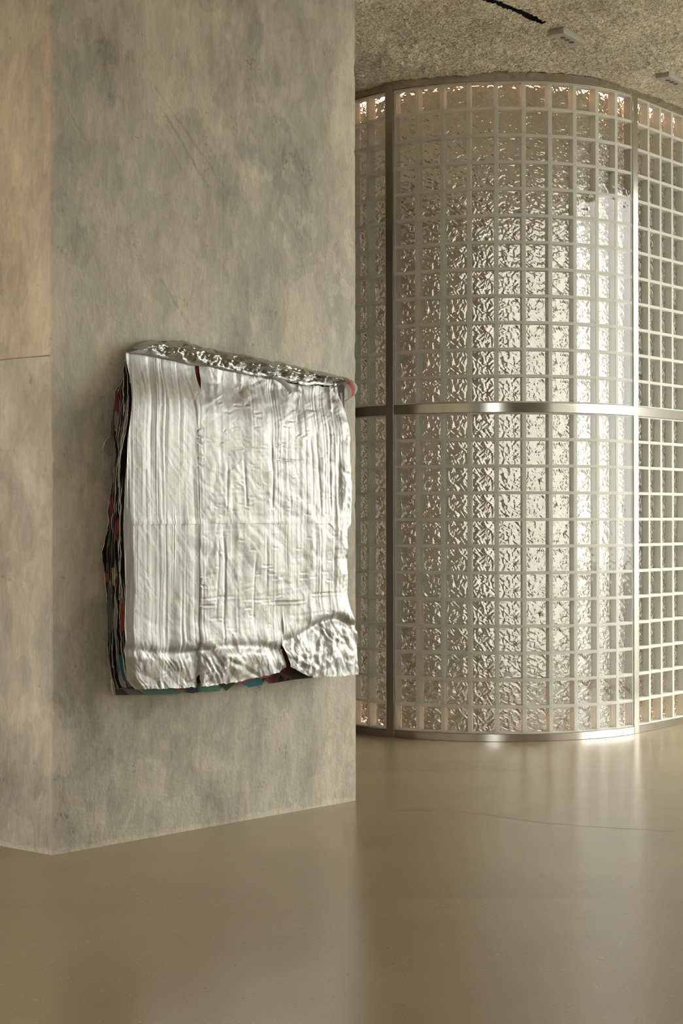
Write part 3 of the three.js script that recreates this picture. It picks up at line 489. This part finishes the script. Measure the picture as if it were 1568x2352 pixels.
      const topIn = -0.105 * q * Math.pow(sm(0.40, 0, FT(u) - v), 1.7);
      return [u, v, Math.max(0.018 + 0.002 * k, w0 + wig + topIn)];
    }, M.card, 'poster_sheet', 0.002 + 0.004 * hash(k, 9, 903), (a, b, p) => {
      const [u, v] = p; let c0 = base;
      if (u - lu(v) < 0.10) for (const [kk, a0, a1, tone] of bands) if (kk === k && v + 0.02 * (vn(u * 40, v * 30, 941) - 0.5) > a0 && v < a1) c0 = C[tone];
      if (v - bv(u) < 0.07) for (const [kk, a0, a1, tone] of bottoms) if (kk === k && u > a0 && u < a1) c0 = C[tone];
      if (k >= 13 && v > 2.28 && u > 0.9 && u < 2.05) c0 = C.red;
      if (k >= 12 && v < 1.02 && u > 1.46 && u < 1.62) c0 = C.wine;
      return c0;
    });
  }
  // loose scraps: white curl at the top seam, red and white corner, paper loop at the left edge
  const ribbon = (pts, width, mat, name, tone, thick = 0.0015) => {
    const cv = new THREE.CatmullRomCurve3(pts.map((p) => new THREE.Vector3(...p)));
    grid(8, 24, (a, b) => { const p = cv.getPoint(b), k = (a - 0.5) * width * (0.35 + 0.65 * Math.sin(Math.PI * clamp(0.12 + 0.8 * b))); return [p.x + k * 0.7, p.y + k * 0.35, p.z + 0.006 * Math.sin(a * 3)]; }, mat, name, thick, tone);
  };
  const flat = (c) => () => c;
  ribbon([[1.50, 2.445, 0.10], [1.53, 2.43, 0.125], [1.575, 2.405, 0.13], [1.60, 2.37, 0.14], [1.59, 2.355, 0.13]], 0.05, M.card, 'torn_curl', flat([0.5, 0.5, 0.46]));
  ribbon([[1.60, 2.425, 0.10], [1.66, 2.435, 0.122], [1.72, 2.437, 0.12]], 0.025, M.card, 'torn_curl', flat([0.46, 0.45, 0.40]));
  ribbon([[2.055, 2.462, 0.10], [2.085, 2.445, 0.145], [2.112, 2.405, 0.155], [2.118, 2.365, 0.135], [2.10, 2.35, 0.11]], 0.115, M.card, 'torn_corner', (a, b) => a > 0.25 && a < 0.75 && b > 0.2 && b < 0.75 ? [0.52, 0.10, 0.085] : [0.45, 0.43, 0.38]);
  ribbon([[0.36, 2.09, 0.03], [0.325, 2.06, 0.03], [0.312, 2.02, 0.028], [0.325, 2.0, 0.03], [0.365, 1.985, 0.035]], 0.02, M.card, 'paper_loop', flat([0.30, 0.29, 0.24]));
  ribbon([[0.372, 0.85, 0.02], [0.378, 0.81, 0.02], [0.385, 0.77, 0.02]], 0.02, M.card, 'paper_strip', flat([0.45, 0.43, 0.38]));
}

// ---------------------------------------------------------------- ceiling plates and floor joint
function plate(label, x, z, turn) {
  const t = thing('ceiling_plate', label, 'ceiling fixture', [x, CEIL + 0.012, z], turn, 'ceiling plates above the glass block wall');
  part('cover', new RoundedBoxGeometry(0.36, 0.045, 0.11, 2, 0.004), M.plate, t);
  for (let i = -1; i <= 1; i++) { const h = new THREE.CylinderGeometry(0.016, 0.019, 0.006, 20); h.translate(0.07 * i, -0.0235, 0); part('lens', h, M.hole, t); }
}
plate('grey three-hole ceiling plate beside the end of the black slot', 1.56, -12.58, 1.02);
plate('grey three-hole ceiling plate at the right edge above the receding glass panel', 2.50, -13.80, 0.98);
{
  const pts = [[0.1, -10.4], [0.6, -10.42], [1.1, -10.0], [1.6, -9.78], [2.2, -9.60], [3.4, -9.35], [5.5, -9.0]].map(([x, z]) => new THREE.Vector3(x, 0, z)), cv = new THREE.CatmullRomCurve3(pts), pos = [], idx = [];
  for (let i = 0; i <= 80; i++) { const p = cv.getPoint(i / 80), k = 0.0022; pos.push(p.x, 0.0004, p.z - k, p.x, 0.0009, p.z, p.x, 0.0004, p.z + k); if (i < 80) { const q = i * 3; idx.push(q, q + 1, q + 3, q + 1, q + 4, q + 3, q + 1, q + 2, q + 4, q + 2, q + 5, q + 4); } }
  const g = new THREE.BufferGeometry(); g.setAttribute('position', new THREE.Float32BufferAttribute(pos, 3)); g.setIndex(idx); g.computeVertexNormals();
  struct('trim_1', g, std(0.20, 0.165, 0.115, 0.5));
}
{ // warm linear ceiling lamp left of the frame, washing the side face of the pillar
  const t = thing('linear_lamp', 'warm linear ceiling lamp left of the pillar, outside the view', 'lamp', [-3.6, CEIL - 0.12, -6.6], 0.6);
  part('housing', mergeGeometries([box(-0.75, 0.75, 0, 0.05, -0.06, 0.06), box(-0.52, -0.48, 0.05, 0.119, -0.02, 0.02), box(0.48, 0.52, 0.05, 0.119, -0.02, 0.02)]), M.frame, t);
  part('diffuser', new RoundedBoxGeometry(1.46, 0.02, 0.1, 1, 0.004).translate(0, -0.008, 0), led(1.0, 0.53, 0.34, 2), t);
  const l = new THREE.RectAreaLight(new THREE.Color().setRGB(1, 0.47, 0.26), 55, 1.46, 0.1); l.name = 'lamp_light'; l.position.y = -0.022; l.rotation.x = -Math.PI / 2; t.add(l);
}
renderer.render(scene, camera);
